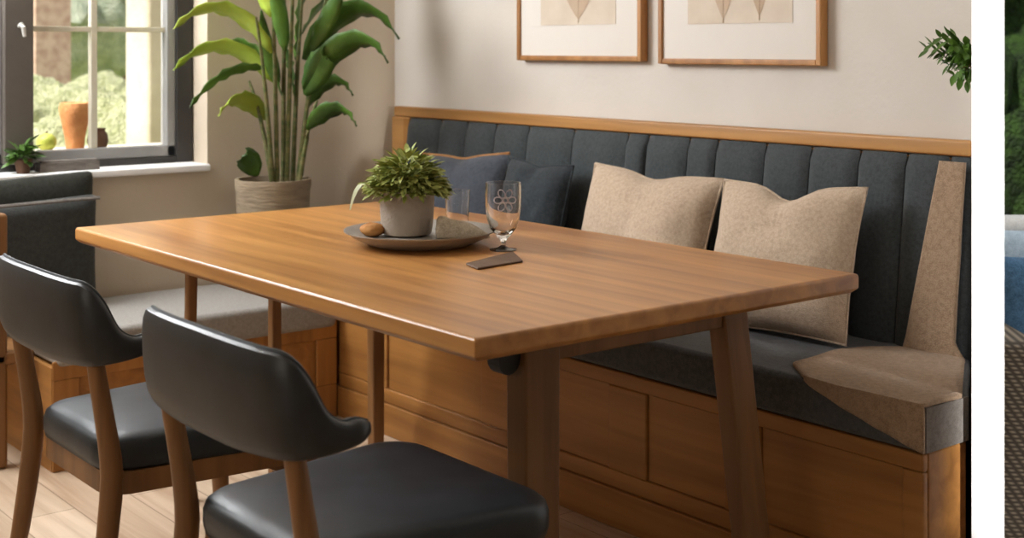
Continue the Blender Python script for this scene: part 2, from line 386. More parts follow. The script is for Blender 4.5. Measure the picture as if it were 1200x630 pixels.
def back_cushion(y0, y1, x0, x1, z0, z1, lean):
    bm = bmesh.new(); nu, nv = 14, 10; F, B = [], []
    for j in range(nv+1):
        v = -1+2*j/nv; f, b = [], []
        for i in range(nu+1):
            u = -1+2*i/nu
            th = (x1-x0)/2*(1-abs(u)**8*.7)*(1-abs(v)**8*.7)
            yy = (y0+y1)/2+(y1-y0)/2*u*(1-.02*(1-v*v)); zz = (z0+z1)/2+(z1-z0)/2*v+.012*u*(v > .5)
            xc = (x0+x1)/2-lean*(v+1)/2
            f.append((xc+th, yy, zz)); b.append((xc-th, yy, zz))
        F.append(f); B.append(b)
    Vf = [[bm.verts.new(p) for p in r] for r in F]; Vb = [[bm.verts.new(p) for p in r] for r in B]
    for j in range(nv):
        for i in range(nu):
            bm.faces.new((Vf[j][i], Vf[j][i+1], Vf[j+1][i+1], Vf[j+1][i])); bm.faces.new((Vb[j+1][i], Vb[j+1][i+1], Vb[j][i+1], Vb[j][i]))
        bm.faces.new((Vf[j][0], Vf[j+1][0], Vb[j+1][0], Vb[j][0])); bm.faces.new((Vf[j+1][-1], Vf[j][-1], Vb[j][-1], Vb[j+1][-1]))
    for i in range(nu):
        bm.faces.new((Vf[-1][i], Vf[-1][i+1], Vb[-1][i+1], Vb[-1][i])); bm.faces.new((Vf[0][i+1], Vf[0][i], Vb[0][i], Vb[0][i+1]))
    return bm
g_ = 'dark cushions leaning under the window'
o = tag(build('back_cushion', back_cushion(-.13, .345, -.755, -.68, .402, .745, 0), M['darkcush'], sub=1),
        'dark grey box cushion under the window, front one of the two', 'cushion', g_)
p_ = bmesh.new(); add_tube(p_, [(-.682, -.12+.46*i/10, .738+.008*i/10) for i in range(11)], .006, 6); build('piping', p_, M['greyend'], o)
bpy.context.view_layer.update()
tag(build('back_cushion', back_cushion(-.13, .365, -.825, -.765, .402, .815, 0), M['olivecush'], sub=1),
    'taller dark green-black cushion against the window wall, behind the grey one', 'cushion', g_)

# ------------------------------------------------------------------ dining table
TL, TW, TH = 1.766, 1.024, .75
tbl = thing('dining_table', 'large rectangular oak dining table with splayed square legs', 'table', (TL/2, TW/2, 0))
tt = bmesh.new()
loft(tt, [[(a, b, z) for a, b in ((i, i), (TL-i, i), (TL-i, TW-i), (i, TW-i))] for z, i in ((TH-.042, .012), (TH-.032, .0), (TH-.004, 0), (TH, .004))])
build('tabletop', tt, M['tabletop'], tbl, bevel=.004, smooth=False)
def leg_bm(top, foot, w0, w1, d0=None):
    bm = bmesh.new(); d0 = d0 or w0
    def sq(c, w, d): return [(c[0]-w/2, c[1]-d/2, c[2]), (c[0]+w/2, c[1]-d/2, c[2]), (c[0]+w/2, c[1]+d/2, c[2]), (c[0]-w/2, c[1]+d/2, c[2])]
    loft(bm, [sq(top, w0, d0), sq(foot, w1, w1*d0/w0)]); return bm
U = TH-.042
build('leg', leg_bm((1.60, .262, U), (1.625, .242, 0), .060, .056, .085), M['tablewood'], tbl, bevel=.006)
build('leg', leg_bm((1.60, .79, U), (1.70, .79, 0), .050, .046, .075), M['tablewood'], tbl, bevel=.006)
build('leg', leg_bm((.15, .265, U), (.13, .262, 0), .026, .024, .03), M['tablewood'], tbl, bevel=.006)
build('leg', leg_bm((.15, .855, U), (.075, .905, 0), .040, .036, .045), M['tablewood'], tbl, bevel=.006)
build('support_post', leg_bm((.15, .517, U), (.15, .517, 0), .03, .03), M['tablewood'], tbl, bevel=.005)
rl = bmesh.new(); add_box(rl, 1.575, 1.625, .30, .755, U-.062, U-.0005); build('end_rail', rl, M['tablewood'], tbl, bevel=.004)
rl = bmesh.new(); add_box(rl, .128, .172, .29, .83, U-.05, U-.0005); build('end_rail', rl, M['tablewood'], tbl, bevel=.004)
bk2 = bmesh.new(); yb_ = .2185
prof_ = [(yb_, U), (yb_-.052, U), (yb_-.052, .662)]+[(yb_-.026-.026*math.cos(a), .662-.030*math.sin(a)) for a in [PI*k/8 for k in range(1, 8)]]+[(yb_, .662)]
loft(bk2, [[(x_, a, b) for a, b in prof_] for x_ in (1.582, 1.616)])
build('bracket', bk2, M['bracket'], tbl, smooth=False)

# ------------------------------------------------------------------ dining chairs
def outline(hw_r, hw_f, yr, yf, rad, n=6):
    cs = [(-hw_r+rad, yr+rad, PI, 1.5*PI), (hw_r-rad, yr+rad, 1.5*PI, 2*PI), (hw_f-rad, yf-rad, 0, .5*PI), (-hw_f+rad, yf-rad, .5*PI, PI)]
    out = []
    for cx, cy, a0, a1 in cs:
        for i in range(n+1):
            a = a0+(a1-a0)*i/n; out.append((cx+rad*math.cos(a), cy+rad*math.sin(a)))
    # ease the straight runs with midpoints
    res = []
    for i, p in enumerate(out):
        q = out[(i+1) % len(out)]; res.append(p)
        if math.dist(p, q) > .08:
            for t in (.25, .5, .75): res.append((p[0]+(q[0]-p[0])*t, p[1]+(q[1]-p[1])*t))
    return res
def make_chair(label):
    t = thing('dining_chair', label, 'chair', (0, 0, 0), 'dining chairs on the near side of the table')
    ol = outline(.195, .245, -.335, .145, .075)
    bm = bmesh.new()
    R = loft(bm, [[(x*s, (y+.075)*s-.075, z) for x, y in ol] for z, s in ((.405, .955), (.410, .985), (.425, 1.0), (.448, 1.0), (.462, .982), (.470, .94), (.475, .85), (.479, .55), (.480, .2))])
    build('seat', bm, M['seatleather'], t)
    bm = bmesh.new(); ol2 = outline(.195, .225, -.325, .128, .06)
    rin = [(x*.80, (y+.075)*.80-.075) for x, y in ol2]
    n = len(ol2); a = [bm.verts.new((x, y, .362)) for x, y in ol2]; b = [bm.verts.new((x, y, .4055)) for x, y in ol2]
    c = [bm.verts.new((x, y, .4055)) for x, y in rin]; d = [bm.verts.new((x, y, .362)) for x, y in rin]
    for i in range(n):
        j = (i+1) % n
        for p, q in ((a, b), (b, c), (c, d), (d, a)): bm.faces.new((p[i], p[j], q[j], q[i]))
    build('seat_frame', bm, M['chairwood'], t)
    for s in (-1, 1):
        bm = bmesh.new()
        path = [(s*.215, -.366, .668), (s*.213, -.354, .60), (s*.211, -.340, .52), (s*.212, -.327, .44), (s*.214, -.325, .39), (s*.220, -.350, .20), (s*.228, -.388, 0)]
        add_tube(bm, path, [.016, .017, .018, .021, .022, .019, .014], 10, 1.1)
        build('rear_leg', bm, M['chairwood'], t, sub=1)
        bm = bmesh.new()
        add_tube(bm, [(s*.205, .098, .40), (s*.208, .102, .36), (s*.216, .115, .2), (s*.226, .13, 0)], [.026, .025, .021, .015], 10)
        build('front_leg', bm, M['chairwood'], t, sub=1)
        bm = bmesh.new(); pr = [(0, 0), (.075, 0), (.05, -.012), (.03, -.03), (.012, -.055), (0, -.075)]
        loft(bm, [[(s*.20+dx, .075-u, .364+v) for u, v in pr] for dx in (-.010, .010)])
        build('corner_bracket', bm, M['chairwood'], t)
    # wrap-round back: (x, y, top, bottom, thickness)
    ctl = [(0, -.392, .792, .620, .040), (.10, -.390, .791, .620, .040), (.18, -.384, .790, .625, .040), (.232, -.372, .786, .630, .042),
           (.252, -.352, .755, .634, .043), (.259, -.330, .703, .638, .044), (.262, -.305, .684, .643, .046), (.261, -.282, .684, .648, .045), (.259, -.262, .677, .656, .022)]
    full = [(-x, y, a, b, th) for x, y, a, b, th in ctl[:0:-1]]+ctl
    sm = []
    for i in range(len(full)-1):
        P = [full[max(i-1, 0)], full[i], full[i+1], full[min(i+2, len(full)-1)]]
        for k in range(4):
            u = k/4
            sm.append(tuple(.5*((2*P[1][d])+(-P[0][d]+P[2][d])*u+(2*P[0][d]-5*P[1][d]+4*P[2][d]-P[3][d])*u*u+(-P[0][d]+3*P[1][d]-3*P[2][d]+P[3][d])*u**3) for d in range(5)))
    sm.append(full[-1]); rings = []
    for i, (x, y, a, b, th) in enumerate(sm):
        A, B = sm[max(i-1, 0)], sm[min(i+1, len(sm)-1)]
        tg = Vector((B[0]-A[0], B[1]-A[1])).normalized(); nm = Vector((-tg.y, tg.x))     # points inwards
        ring = []
        for k in range(16):
            an = 2*PI*k/16; cx_, sx_ = math.cos(an), math.sin(an)
            r_ = math.copysign(abs(cx_)**.6, cx_)*th/2; z_ = (a+b)/2+math.copysign(abs(sx_)**.75, sx_)*(a-b)/2
            lean = -.012*(z_-.62)/.17*max(0, min(1, (-.2-y)/.2))
            ring.append((x+nm.x*r_, y+nm.y*r_+lean, z_))
        rings.append(ring)
    bm = bmesh.new(); loft(bm, rings)
    b_ = build('backrest', bm, M['leather'], t)
    bm = bmesh.new()
    add_tube(bm, [Vector(r[4])+Vector((0, 0, -.001)) for r in rings], .0035, 6)
    build('piping', bm, M['seatleather'], b_)
    return t
ch1 = make_chair('black leather dining chair with walnut legs, further from the camera and nearer the window')
ch1.location = (.835, 0, 0)
ch2 = copy_tree(ch1); ch2.location = (1.580, .005, 0); ch2['label'] = 'black leather dining chair in the foreground at the near table corner'

# ------------------------------------------------------------------ things on the table
pot = thing('potted_herb', 'leafy green herb in a taupe ceramic pot standing on the tray', 'potted plant', (.768, .546, .766))
pb = lathe_bm([(.050, 0), (.060, .004), (.064, .02), (.067, .06), (.068, .108), (.0675, .111), (.063, .111), (.061, .095), (.058, .02), (.0, .02)], (.768, .546, .766), 36)
pp = build('pot', pb, M['ceramic'], pot)
build('soil', lathe_bm([(.0605, .094), (.04, .098), (.001, .10)], (.768, .546, .766), 24), M['soil'], pot)
def small_leaf(bm, p, d, L, W, curl=.3):
    d = Vector(d).normalized(); s = d.cross(Vector((0, 0, 1)))
    s = s.normalized() if s.length > .01 else Vector((1, 0, 0)); s = (s+Vector([random.uniform(-.5, .5) for _ in range(3)])).normalized()
    up = s.cross(d).normalized(); prev = None
    for k, wv in enumerate((.25, .85, 1, .7, .08)):
        t = k/4; c = Vector(p)+d*L*t-up*curl*L*t*t; w_ = W*wv/2
        cur = [bm.verts.new(c-s*w_), bm.verts.new(c-up*w_*-.25*0-up*w_*.3), bm.verts.new(c+s*w_)]
        if prev:
            bm.faces.new((prev[0], prev[1], cur[1], cur[0])); bm.faces.new((prev[1], prev[2], cur[2], cur[1]))
        prev = cur
def bushy(c, rx, h, n, L, W, out=1.0, stems=None):
    bm = bmesh.new(); c = Vector(c)
    for i in range(n):
        a = random.uniform(0, 2*PI); el = random.uniform(.05, 1); el = el**.8
        rr = rx*math.sqrt(random.random()); hh = h*(1-.75*(rr/rx)**2)*random.uniform(.15, 1)
        base = c+Vector((math.cos(a)*rr*.62, math.sin(a)*rr*.62, hh*.72))
        d = Vector((math.cos(a)*(.3+rr/rx*out), math.sin(a)*(.3+rr/rx*out), random.uniform(.1, 1.1)-.6*(rr/rx)**2))
        small_leaf(bm, base, d, L*random.uniform(.7, 1.25), W*random.uniform(.7, 1.2))
    return bm
fo = bushy((.768, .546, .862), .142, .155, 1000, .031, .0145, .9)
for k in range(22):
    a = random.uniform(0, 2*PI); add_tube(fo, bez((.768+.02*math.cos(a), .546+.02*math.sin(a), .86), (.768+.04*math.cos(a), .546+.04*math.sin(a), .93), (.768+.085*math.cos(a), .546+.085*math.sin(a), .93), 4), .0018, 5)
build('foliage', fo, M['herb'], pot)
bm = bmesh.new()
small = bez(at(436, 222, 3.27), at(420, 200, 3.26), at(410, 246, 3.25), 6)
for i in range(6):
    pass
rt_ = Vector((RT.x, RT.y, 0)); V = []
for i, p in enumerate(small):
    w_ = .006*math.sin(PI*(i+.6)/7.2); V.append((bm.verts.new(p-rt_*w_+FW*w_*.6), bm.verts.new(p+rt_*w_-FW*w_*.6)))
for a, b in zip(V, V[1:]): bm.faces.new((a[0], a[1], b[1], b[0]))
build('drooping_leaf', bm, mat('pale_leaf', '#aab083', '#c5c8a5', 20, .5), pot)['label'] = 'pale drooping leaf'

tray = build('tray', lathe_bm([(.10, 0), (.125, .002), (.164, .020), (.183, .036), (.187, .037), (.186, .034), (.163, .016), (.128, .0), (.10, -.0)][:6][::1] + [(.178, .031), (.154, .019), (.125, .0145), (.001, .0145)], (.832, .542, TH), 56), M['tray'])
tray.scale = (1, 1, 1)
tag(tray, 'shallow round grey stoneware tray in the middle of the table', 'tray')

nb = bmesh.new()
W0 = at(505, 291, 3.235); rows = []
nx = 9
for i in range(nx+1):
    u = i/nx; top = []
    for j in range(7):
        v = j/6
        P = Vector((.868, .585, .7665))+Vector((RT.x, RT.y, 0))*(.135*u-.02)+Vector((-FW.x, -FW.y, 0))*(.055*(.5-v))
        hgt = .056*(1-u)**.75*(.6+.4*math.sin(PI*v))+.006+.004*math.sin(u*9+v*4)
        if u < .08: hgt *= .75
        top.append((P, hgt))
    rows.append(top)
Vt = [[nb.verts.new(p+Vector((0, 0, h_))) for p, h_ in r] for r in rows]; Vb = [[nb.verts.new(p) for p, h_ in r] for r in rows]
for i in range(nx):
    for j in range(6):
        nb.faces.new((Vt[i][j], Vt[i+1][j], Vt[i+1][j+1], Vt[i][j+1])); nb.faces.new((Vb[i][j+1], Vb[i+1][j+1], Vb[i+1][j], Vb[i][j]))
    nb.faces.new((Vb[i][0], Vb[i+1][0], Vt[i+1][0], Vt[i][0])); nb.faces.new((Vt[i][6], Vt[i+1][6], Vb[i+1][6], Vb[i][6]))
nb.faces.new(Vt[0][::-1]+Vb[0]); nb.faces.new(Vt[-1]+Vb[-1][::-1])
tag(build('folded_napkin', nb, M['napkin'], sub=1), 'oatmeal linen napkin folded to a point on the right of the tray', 'napkin')

rb = bmesh.new(); bmesh.ops.create_uvsphere(rb, u_segments=24, v_segments=14, radius=1)
for v in rb.verts:
    n_ = noise.noise(v.co*2)*.08
    v.co = Vector((v.co.x*.036*(1+n_), v.co.y*.030*(1+n_), v.co.z*.017*(1+n_)+(.0)))
bmesh.ops.translate(rb, verts=rb.verts, vec=(.730, .470, .7815))
tag(build('bread_roll', rb, M['bread']), 'small toasted brown bread roll on the left side of the tray', 'bread')

def goblet(c, k=1.0, petals=True):
    prof = [(.030, 0), (.030, .002), (.012, .005), (.0055, .010), (.0050, .016), (.009, .024), (.018, .034), (.029, .048), (.036, .068), (.039, .095), (.0395, .135), (.0385, .148),
            (.0365, .148), (.0372, .135), (.0365, .095), (.033, .070), (.026, .052), (.014, .040), (.001, .036)]
    return lathe_bm([(r*k, z*k) for r, z in prof], c, 40)
gc = (1.032, .641, TH)
gl = tag(build('goblet', goblet(gc, 1.08), M['crystal']), 'clear glass goblet with an engraved flower at the rim, right of the tray', 'glass')
em = bmesh.new(); cen = math.atan2(CAM.y-gc[1], CAM.x-gc[0])+.12
def on_glass(a, z, r=.0430): return (gc[0]+r*math.cos(cen+a), gc[1]+r*math.sin(cen+a), TH+z)
for k in range(6):
    th = k*PI/3; pts = []
    for q in range(10):
        b = 2*PI*q/10; lx, lz = .0175+.0105*math.cos(b), .0075*math.sin(b)
        dx, dz = lx*math.cos(th)-lz*math.sin(th), lx*math.sin(th)+lz*math.cos(th)
        pts.append(on_glass(dx/.0430, .122+dz))
    add_tube(em, pts+[pts[0]], .0015, 5)
cpts = [on_glass(.006*math.cos(2*PI*q/10)/.043, .122+.006*math.sin(2*PI*q/10)) for q in range(11)]
add_tube(em, cpts, .0022, 5)
build('engraving', em, mat('frosted_engraving', '#d9d2d4', '#b3a6ae', 40, .3), gl)
bpy.context.view_layer.update()
g2 = tag(build('tumbler', lathe_bm([(.026, 0), (.029, .002), (.034, .10), (.0342, .101), (.0325, .101), (.0275, .008), (.001, .007)], (.655, .785, TH), 32), M['crystal']),
         'plain clear glass tumbler standing behind the tray near the navy pillow', 'glass')
cb = prism_bm([(1.155, .438), (1.225, .418), (1.205, .56), (1.085, .628)], TH, TH+.005)
tag(build('coaster', cb, M['coaster'], bevel=.002), 'flat brown leather mat lying in front of the goblet', 'coaster')

# ------------------------------------------------------------------ pillows and throw
def pillow_bm(W, H, T, dent=0, ear=.03, seed=0, rings=26):
    bm = bmesh.new(); n = rings; sides = []
    for sg in (1, -1):
        V = []
        for j in range(n+1):
            v = -1+2*j/n; r = []
            for i in range(n+1):
                u = -1+2*i/n
                x = W/2*u*(1-.055*(1-v*v)); z = H/2*v*(1-.045*(1-u*u))
                z -= dent*math.exp(-(u/.30)**2)*max(0, v)**2
                th = T/2*((1-abs(u)**2.6)*(1-abs(v)**2.6))**.55
                wv = noise.noise(Vector((u*1.7+seed, v*1.7, sg)))*.25+noise.noise(Vector((u*4+seed, v*4, sg*3)))*.07
                th *= 1+wv-(.35 if dent else 0)*math.exp(-(u/.22)**2)*max(0, v)**1.5
                r.append((x, -sg*th, z))
            V.append(r)
        sides.append(V)
    F = [[bm.verts.new(p) for p in r] for r in sides[0]]
    B = [[F[j][i] if i in (0, n) or j in (0, n) else bm.verts.new(sides[1][j][i]) for i in range(n+1)] for j in range(n+1)]
    for j in range(n):
        for i in range(n):
            bm.faces.new((F[j][i], F[j][i+1], F[j+1][i+1], F[j+1][i])); bm.faces.new((B[j+1][i], B[j+1][i+1], B[j][i+1], B[j][i]))
    return bm
def place(o, c, lean, roll=0, yaw=0):
    o.location = c; o.rotation_euler = (0, 0, 0)
    o.rotation_euler = (Matrix.Rotation(yaw, 3, 'Z') @ Matrix.Rotation(-lean, 3, 'X') @ Matrix.Rotation(roll, 3, 'Y')).to_euler()
def seam(parent, W, H, m, inset=1.0, r=.004, top_only=False, dent=0):
    bm = bmesh.new(); pts = []
    n = 16
    def e(u, v): return (W/2*u*(1-.055*(1-v*v)), 0, H/2*v*(1-.045*(1-u*u))-dent*math.exp(-(u/.30)**2)*max(0, v)**2)
    if top_only: pts = [e(-1+2*i/n, 1) for i in range(n+1)]
    else:
        pts = [e(-1+2*i/n, 1) for i in range(n)]+[e(1, 1-2*i/n) for i in range(n)]+[e(1-2*i/n, -1) for i in range(n)]+[e(-1, -1+2*i/n) for i in range(n+1)]
    add_tube(bm, pts, r, 6)
    bmesh.ops.recalc_face_normals(bm, faces=bm.faces[:])
    me = bpy.data.meshes.new('piping'); bm.to_mesh(me); bm.free(); me.materials.append(m)
    for p in me.polygons: p.use_smooth = True
    o = bpy.data.objects.new('piping', me); COL.objects.link(o); o.parent = parent
G = 'scatter pillows on the long bench'
specs = [
 ('beige linen pillow with a dented top, rightmost on the bench', M['linen'], M['linen'], .45, .385, .15, .04, (1.283, 1.350, .693), .28, -.03, .04, 1),
 ('beige linen pillow left of the dented one, partly hidden by the table', M['linen'], M['linen'], .48, .385, .15, .02, (.765, 1.362, .690), .30, .03, .10, 5),
 ('dark slate pillow between the navy and the beige pillows', M['slate'], M['slate'], .30, .37, .12, .01, (.235, 1.385, .685), .22, .03, .05, 9),
 ('navy pillow with a tan piped top edge, behind the herb pot', M['navy'], M['tanpipe'], .42, .375, .14, .01, (-.125, 1.36, .687), .25, -.06, .12, 13)]
for lab, m1, m2, W_, H_, T_, dn, c, lean, roll, yaw, sd in specs:
    o = build('pillow', pillow_bm(W_, H_, T_, dn, seed=sd), m1, origin=(0, 0, 0)); tag(o, lab, 'pillow', G)
    seam(o, W_, H_, m2, r=.0055 if m2 is M['tanpipe'] else .0035, top_only=m2 is M['tanpipe'], dent=dn)
    place(o, c, lean, roll, yaw)

# tan throw: lies over the seat corner, drops over the front edge, and runs up the end of the backrest
tb = bmesh.new(); rows = []
def clampx(x, y): return min(x, part_x(y)-.012, XE+.010)
ny, nxx = 26, 18
def zt(x, y): return .506+.0035*noise.noise(Vector((x*9, y*9, 0)))
for j in range(ny+1):
    s = j/ny
    y = 1.015+(1.437-1.015)*s
    xl = 1.535+.09*max(0, 1-s/.2)-.05*s+.10*max(0, (s-.6)/.4)**2
    row = []
    for i in range(nxx+1):
        x = xl+(min(XE+.008, part_x(y)-.018)-xl)*i/nxx
        row.append((x, y, zt(x, y)))
    rows.append(row)
drop = []
for k in range(8, 0, -1):
    f = k/8; row = []
    for i in range(nxx+1):
        x = rows[0][0][0]+(XE+.008-rows[0][0][0])*i/nxx
        row.append((x, YF-.012-.004*math.sin(i*1.3)*f*.4, .497-.092*f*(i/nxx)**.8))
    drop.append(row)
up = []
for k in range(1, 15):
    f = k/14; z = .506+.452*f; y = 1.437+.047*f; row = []
    xl = 1.588+.066*f
    for i in range(nxx+1):
        x = xl+(part_x(1.49)-.016-xl)*i/nxx
        row.append((x, y+.003*noise.noise(Vector((x*11, z*7, 2)))-.004*math.sin(PI*i/nxx), z))
    up.append(row)
allr = drop+rows+up
V = [[tb.verts.new(p) for p in r] for r in allr]
for a, b in zip(V, V[1:]):
    for i in range(nxx): tb.faces.new((a[i], a[i+1], b[i+1], b[i]))
o = build('throw_blanket', tb, M['throw']); sf = o.modifiers.new('thick', 'SOLIDIFY'); sf.thickness = .009; sf.offset = 1
tag(o, 'tan woven throw spread over the right end of the long bench', 'blanket')

# ------------------------------------------------------------------ pictures on the wall
def picture(label, x0, x1, zb, ht, art):
    t = thing('framed_picture', label, 'picture', ((x0+x1)/2, YW-.001, zb), 'framed prints above the bench')
    bm = bmesh.new(); zt_ = zb+ht; f = .017; ya, yb = YW-.034, YW-.002
    add_box(bm, x0, x0+f, ya, yb, zb, zt_); add_box(bm, x1-f, x1, ya, yb, zb, zt_)
    add_box(bm, x0+f, x1-f, ya, yb, zb, zb+f); add_box(bm, x0+f, x1-f, ya, yb, zt_-f, zt_)
    build('frame', bm, M['oakframe'], t, bevel=.003)
    build('mount', box_bm(x0+f, x1-f, ya+.008, yb, zb+f, zt_-f), M['mat'], t, smooth=False)
    a0, a1, b0 = art
    p = build('print', box_bm(a0, a1, ya+.0065, ya+.0079, b0, zt_-(b0-zb)), M['paper'], t, smooth=False)
    return t, p, ya+.0064
def fan(parent, y, cx, zb, k, n=7, spread=.55, H=.20):
    bm = bmesh.new()
    for i in range(n):
        a = -spread+2*spread*i/(n-1)
        L = H*(1-.25*abs(a)); pts = []
        for q in range(9):
            tq = q/8; wq = .020*k*math.sin(PI*min(1, tq*.9+.06))
            c = Vector((cx+math.sin(a)*L*tq, 0, zb+math.cos(a)*L*tq)); pr = Vector((math.cos(a), 0, -math.sin(a)))
            pts.append((c-pr*wq*.5, c+pr*wq*.5))
        V = [(bm.verts.new((p.x, y-.0002*i, p.z)), bm.verts.new((q_.x, y-.0002*i, q_.z))) for p, q_ in pts]
        for A, B in zip(V, V[1:]): bm.faces.new((A[0], A[1], B[1], B[0]))
    add_tube(bm, [(cx, y-.0008, zb-.012), (cx, y-.0008, zb+.06)], .0015, 5)
    build('botanical_drawing', bm, M['ink'], parent, smooth=False)
t1, a1, yy = picture('oak framed botanical print with one fan of leaves, left of the pair', -.037, .568, 1.186, .80, (.085, .45, 1.303))
fan(a1, yy, .275, 1.322, 1.6)
t2, a2, yy = picture('oak framed botanical print with two fans of leaves, right of the pair', .641, 1.252, 1.180, .80, (.760, 1.152, 1.298))
fan(a2, yy, .900, 1.312, 1.2, 5, .35); fan(a2, yy, 1.035, 1.318, 1.0, 5, .3)

# small green sprig growing from a peg on the white gutter slab
sp = thing('trailing_plant', 'small dark green leafy sprig hanging by the white strip at the right', 'plant', at(1142, 75, 3.15))
sb_ = bmesh.new(); st = bmesh.new()
root = at(1139.5, 76, 3.16); rv = Vector((RT.x, RT.y, 0))
for k, (u, v) in enumerate(((1092, 52), (1088, 58), (1102, 44), (1112, 42), (1120, 46), (1132, 52), (1106, 66), (1112, 76), (1118, 88), (1126, 92), (1134, 94), (1122, 62), (1130, 70), (1098, 60), (1116, 54), (1110, 58), (1128, 82), (1133, 62))):
    tip = at(u, v, 3.14+.05*math.sin(k*2.1)); mid_ = (root+tip)/2+Vector((0, 0, .012))
    pth = bez(root, mid_, tip, 5); add_tube(st, pth[:4], .0018, 5)
    for q in range(2, 6):
        for dd in (-1, 1):
            small_leaf(sb_, pth[q], (tip-root).normalized()*.8+Vector((0, 0, dd*.7))+FW*random.uniform(-.5, .5), .030, .016, .2)
build('foliage', sb_, M['leaf'], sp); build('stem', st, M['cane'], sp)
pg = bmesh.new(); add_tube(pg, [root-rv*.004, root+rv*.010+FW*.02], .006, 8); build('peg', pg, M['caprail'], sp)

# ------------------------------------------------------------------ tall plant in the corner
D0 = 4.66
pc = Vector((-.585, .915, .40)); PD = (pc-CAM).dot(FW)
def rim_r(): return 43*PD/FPX
pl = thing('potted_palm', 'tall broad-leaved green plant in a ribbed taupe pot in the corner', 'potted plant', pc)
zr = CAM.z-(209-YH)*PD/FPX-pc.z; rr = rim_r()
prof = [(rr*.80, 0), (rr*.84, .004), (rr*.96, zr*.5), (rr*1.0, zr*.9), (rr*1.03, zr*.93), (rr*1.03, zr), (rr*.95, zr), (rr*.93, zr*.9), (rr*.90, zr*.82), (.001, zr*.82)]
build('pot', lathe_bm(prof, pc, 40), M['basketpot'], pl)
build('soil', lathe_bm([(rr*.895, zr*.822), (rr*.5, zr*.84), (.001, zr*.85)], pc, 28), M['soil'], pl)
def cane(pts, r):
    bm = bmesh.new(); add_tube(bm, pts, r, 8); build('cane', bm, M['cane'], pl)
def big_leaf(b, m_, t, W, lit=False, fold=.25, n=12, tilt=0, pos=.42):
    pts = bez(b, m_, t, n); bm = bmesh.new(); prev = None
    for i, p in enumerate(pts):
        tg = (pts[min(i+1, n)]-pts[max(i-1, 0)]).normalized()
        up = Vector((0, 0, 1)); vw = (CAM-p).normalized()
        s = tg.cross(up); s = s.normalized() if s.length > .05 else Vector((RT.x, RT.y, 0))
        s = (Matrix.Rotation(tilt, 3, tg) @ s); nrm = s.cross(tg).normalized()
        f = i/n; wv = W/2*(math.sin(PI*min(1, f**.75*.98+.02))**.8)*(1.0)+.002
        rip = .006*math.sin(i*2.4)
        cur = [bm.verts.new(p-s*wv+nrm*(wv*fold*1.2+rip)), bm.verts.new(p-s*wv*.5+nrm*wv*fold*.75), bm.verts.new(p), bm.verts.new(p+s*wv*.5+nrm*wv*fold*.75), bm.verts.new(p+s*wv+nrm*(wv*fold*1.2-rip))]
        if prev:
            for k in range(4): bm.faces.new((prev[k], prev[k+1], cur[k+1], cur[k]))
        prev = cur
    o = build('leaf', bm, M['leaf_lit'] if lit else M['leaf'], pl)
    sfm = o.modifiers.new('thick', 'SOLIDIFY'); sfm.thickness = .0015
    return o
def inside(px, d):
    p = at(*px, PD+d)
    while p.x < -.75: d -= .02; p = at(*px, PD+d)
    return p
zs = pc.z+zr*.83
for (u, v, d, u0) in ((318, -40, -.06, 326), (334, -60, .05, 331), (346, -70, -.02, 336), (358, -55, .08, 341), (300, 20, -.10, 322), (384, -10, .02, 347), (372, 118, -.08, 350), (292, 95, .06, 320)):
    a = at(u0, 208, PD); a.z = zs; a += FW*d*.3
    b = inside((u, v), d); m_ = inside((u*.4+u0*.6, (v+200)/2-10), d*.6)
    cane(bez(a, m_, b, 8), [.0095, .009, .0085, .008, .0075, .007, .006, .0055, .004])
LV = [  # base, middle, tip (pixels), depth offsets, width, lit, tilt
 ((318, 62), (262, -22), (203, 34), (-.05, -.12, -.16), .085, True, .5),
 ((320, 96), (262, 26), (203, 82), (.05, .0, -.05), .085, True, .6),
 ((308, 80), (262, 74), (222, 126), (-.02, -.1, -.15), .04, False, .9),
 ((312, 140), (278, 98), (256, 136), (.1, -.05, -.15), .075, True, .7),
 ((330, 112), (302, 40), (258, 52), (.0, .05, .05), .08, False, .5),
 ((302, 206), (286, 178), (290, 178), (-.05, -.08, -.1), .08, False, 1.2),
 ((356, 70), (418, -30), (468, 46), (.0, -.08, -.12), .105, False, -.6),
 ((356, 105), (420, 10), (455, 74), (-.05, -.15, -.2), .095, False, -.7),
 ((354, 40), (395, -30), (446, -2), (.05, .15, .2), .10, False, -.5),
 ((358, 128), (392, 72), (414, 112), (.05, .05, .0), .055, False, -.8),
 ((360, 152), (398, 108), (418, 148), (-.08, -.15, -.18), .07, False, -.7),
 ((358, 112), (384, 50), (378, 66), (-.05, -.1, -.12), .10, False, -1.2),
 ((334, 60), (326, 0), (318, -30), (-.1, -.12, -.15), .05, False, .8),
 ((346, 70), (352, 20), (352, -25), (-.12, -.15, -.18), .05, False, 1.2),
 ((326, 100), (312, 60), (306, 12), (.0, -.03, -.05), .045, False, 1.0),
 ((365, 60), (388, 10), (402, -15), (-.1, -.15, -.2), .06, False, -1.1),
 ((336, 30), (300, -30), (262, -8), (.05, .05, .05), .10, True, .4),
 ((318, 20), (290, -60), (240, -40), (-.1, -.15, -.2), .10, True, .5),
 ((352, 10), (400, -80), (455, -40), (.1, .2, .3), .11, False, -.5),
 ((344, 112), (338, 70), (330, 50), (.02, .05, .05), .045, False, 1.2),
]
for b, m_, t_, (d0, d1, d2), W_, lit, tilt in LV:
    big_leaf(inside(b, d0), inside(m_, d1), inside(t_, d2), W_, lit, tilt=tilt)

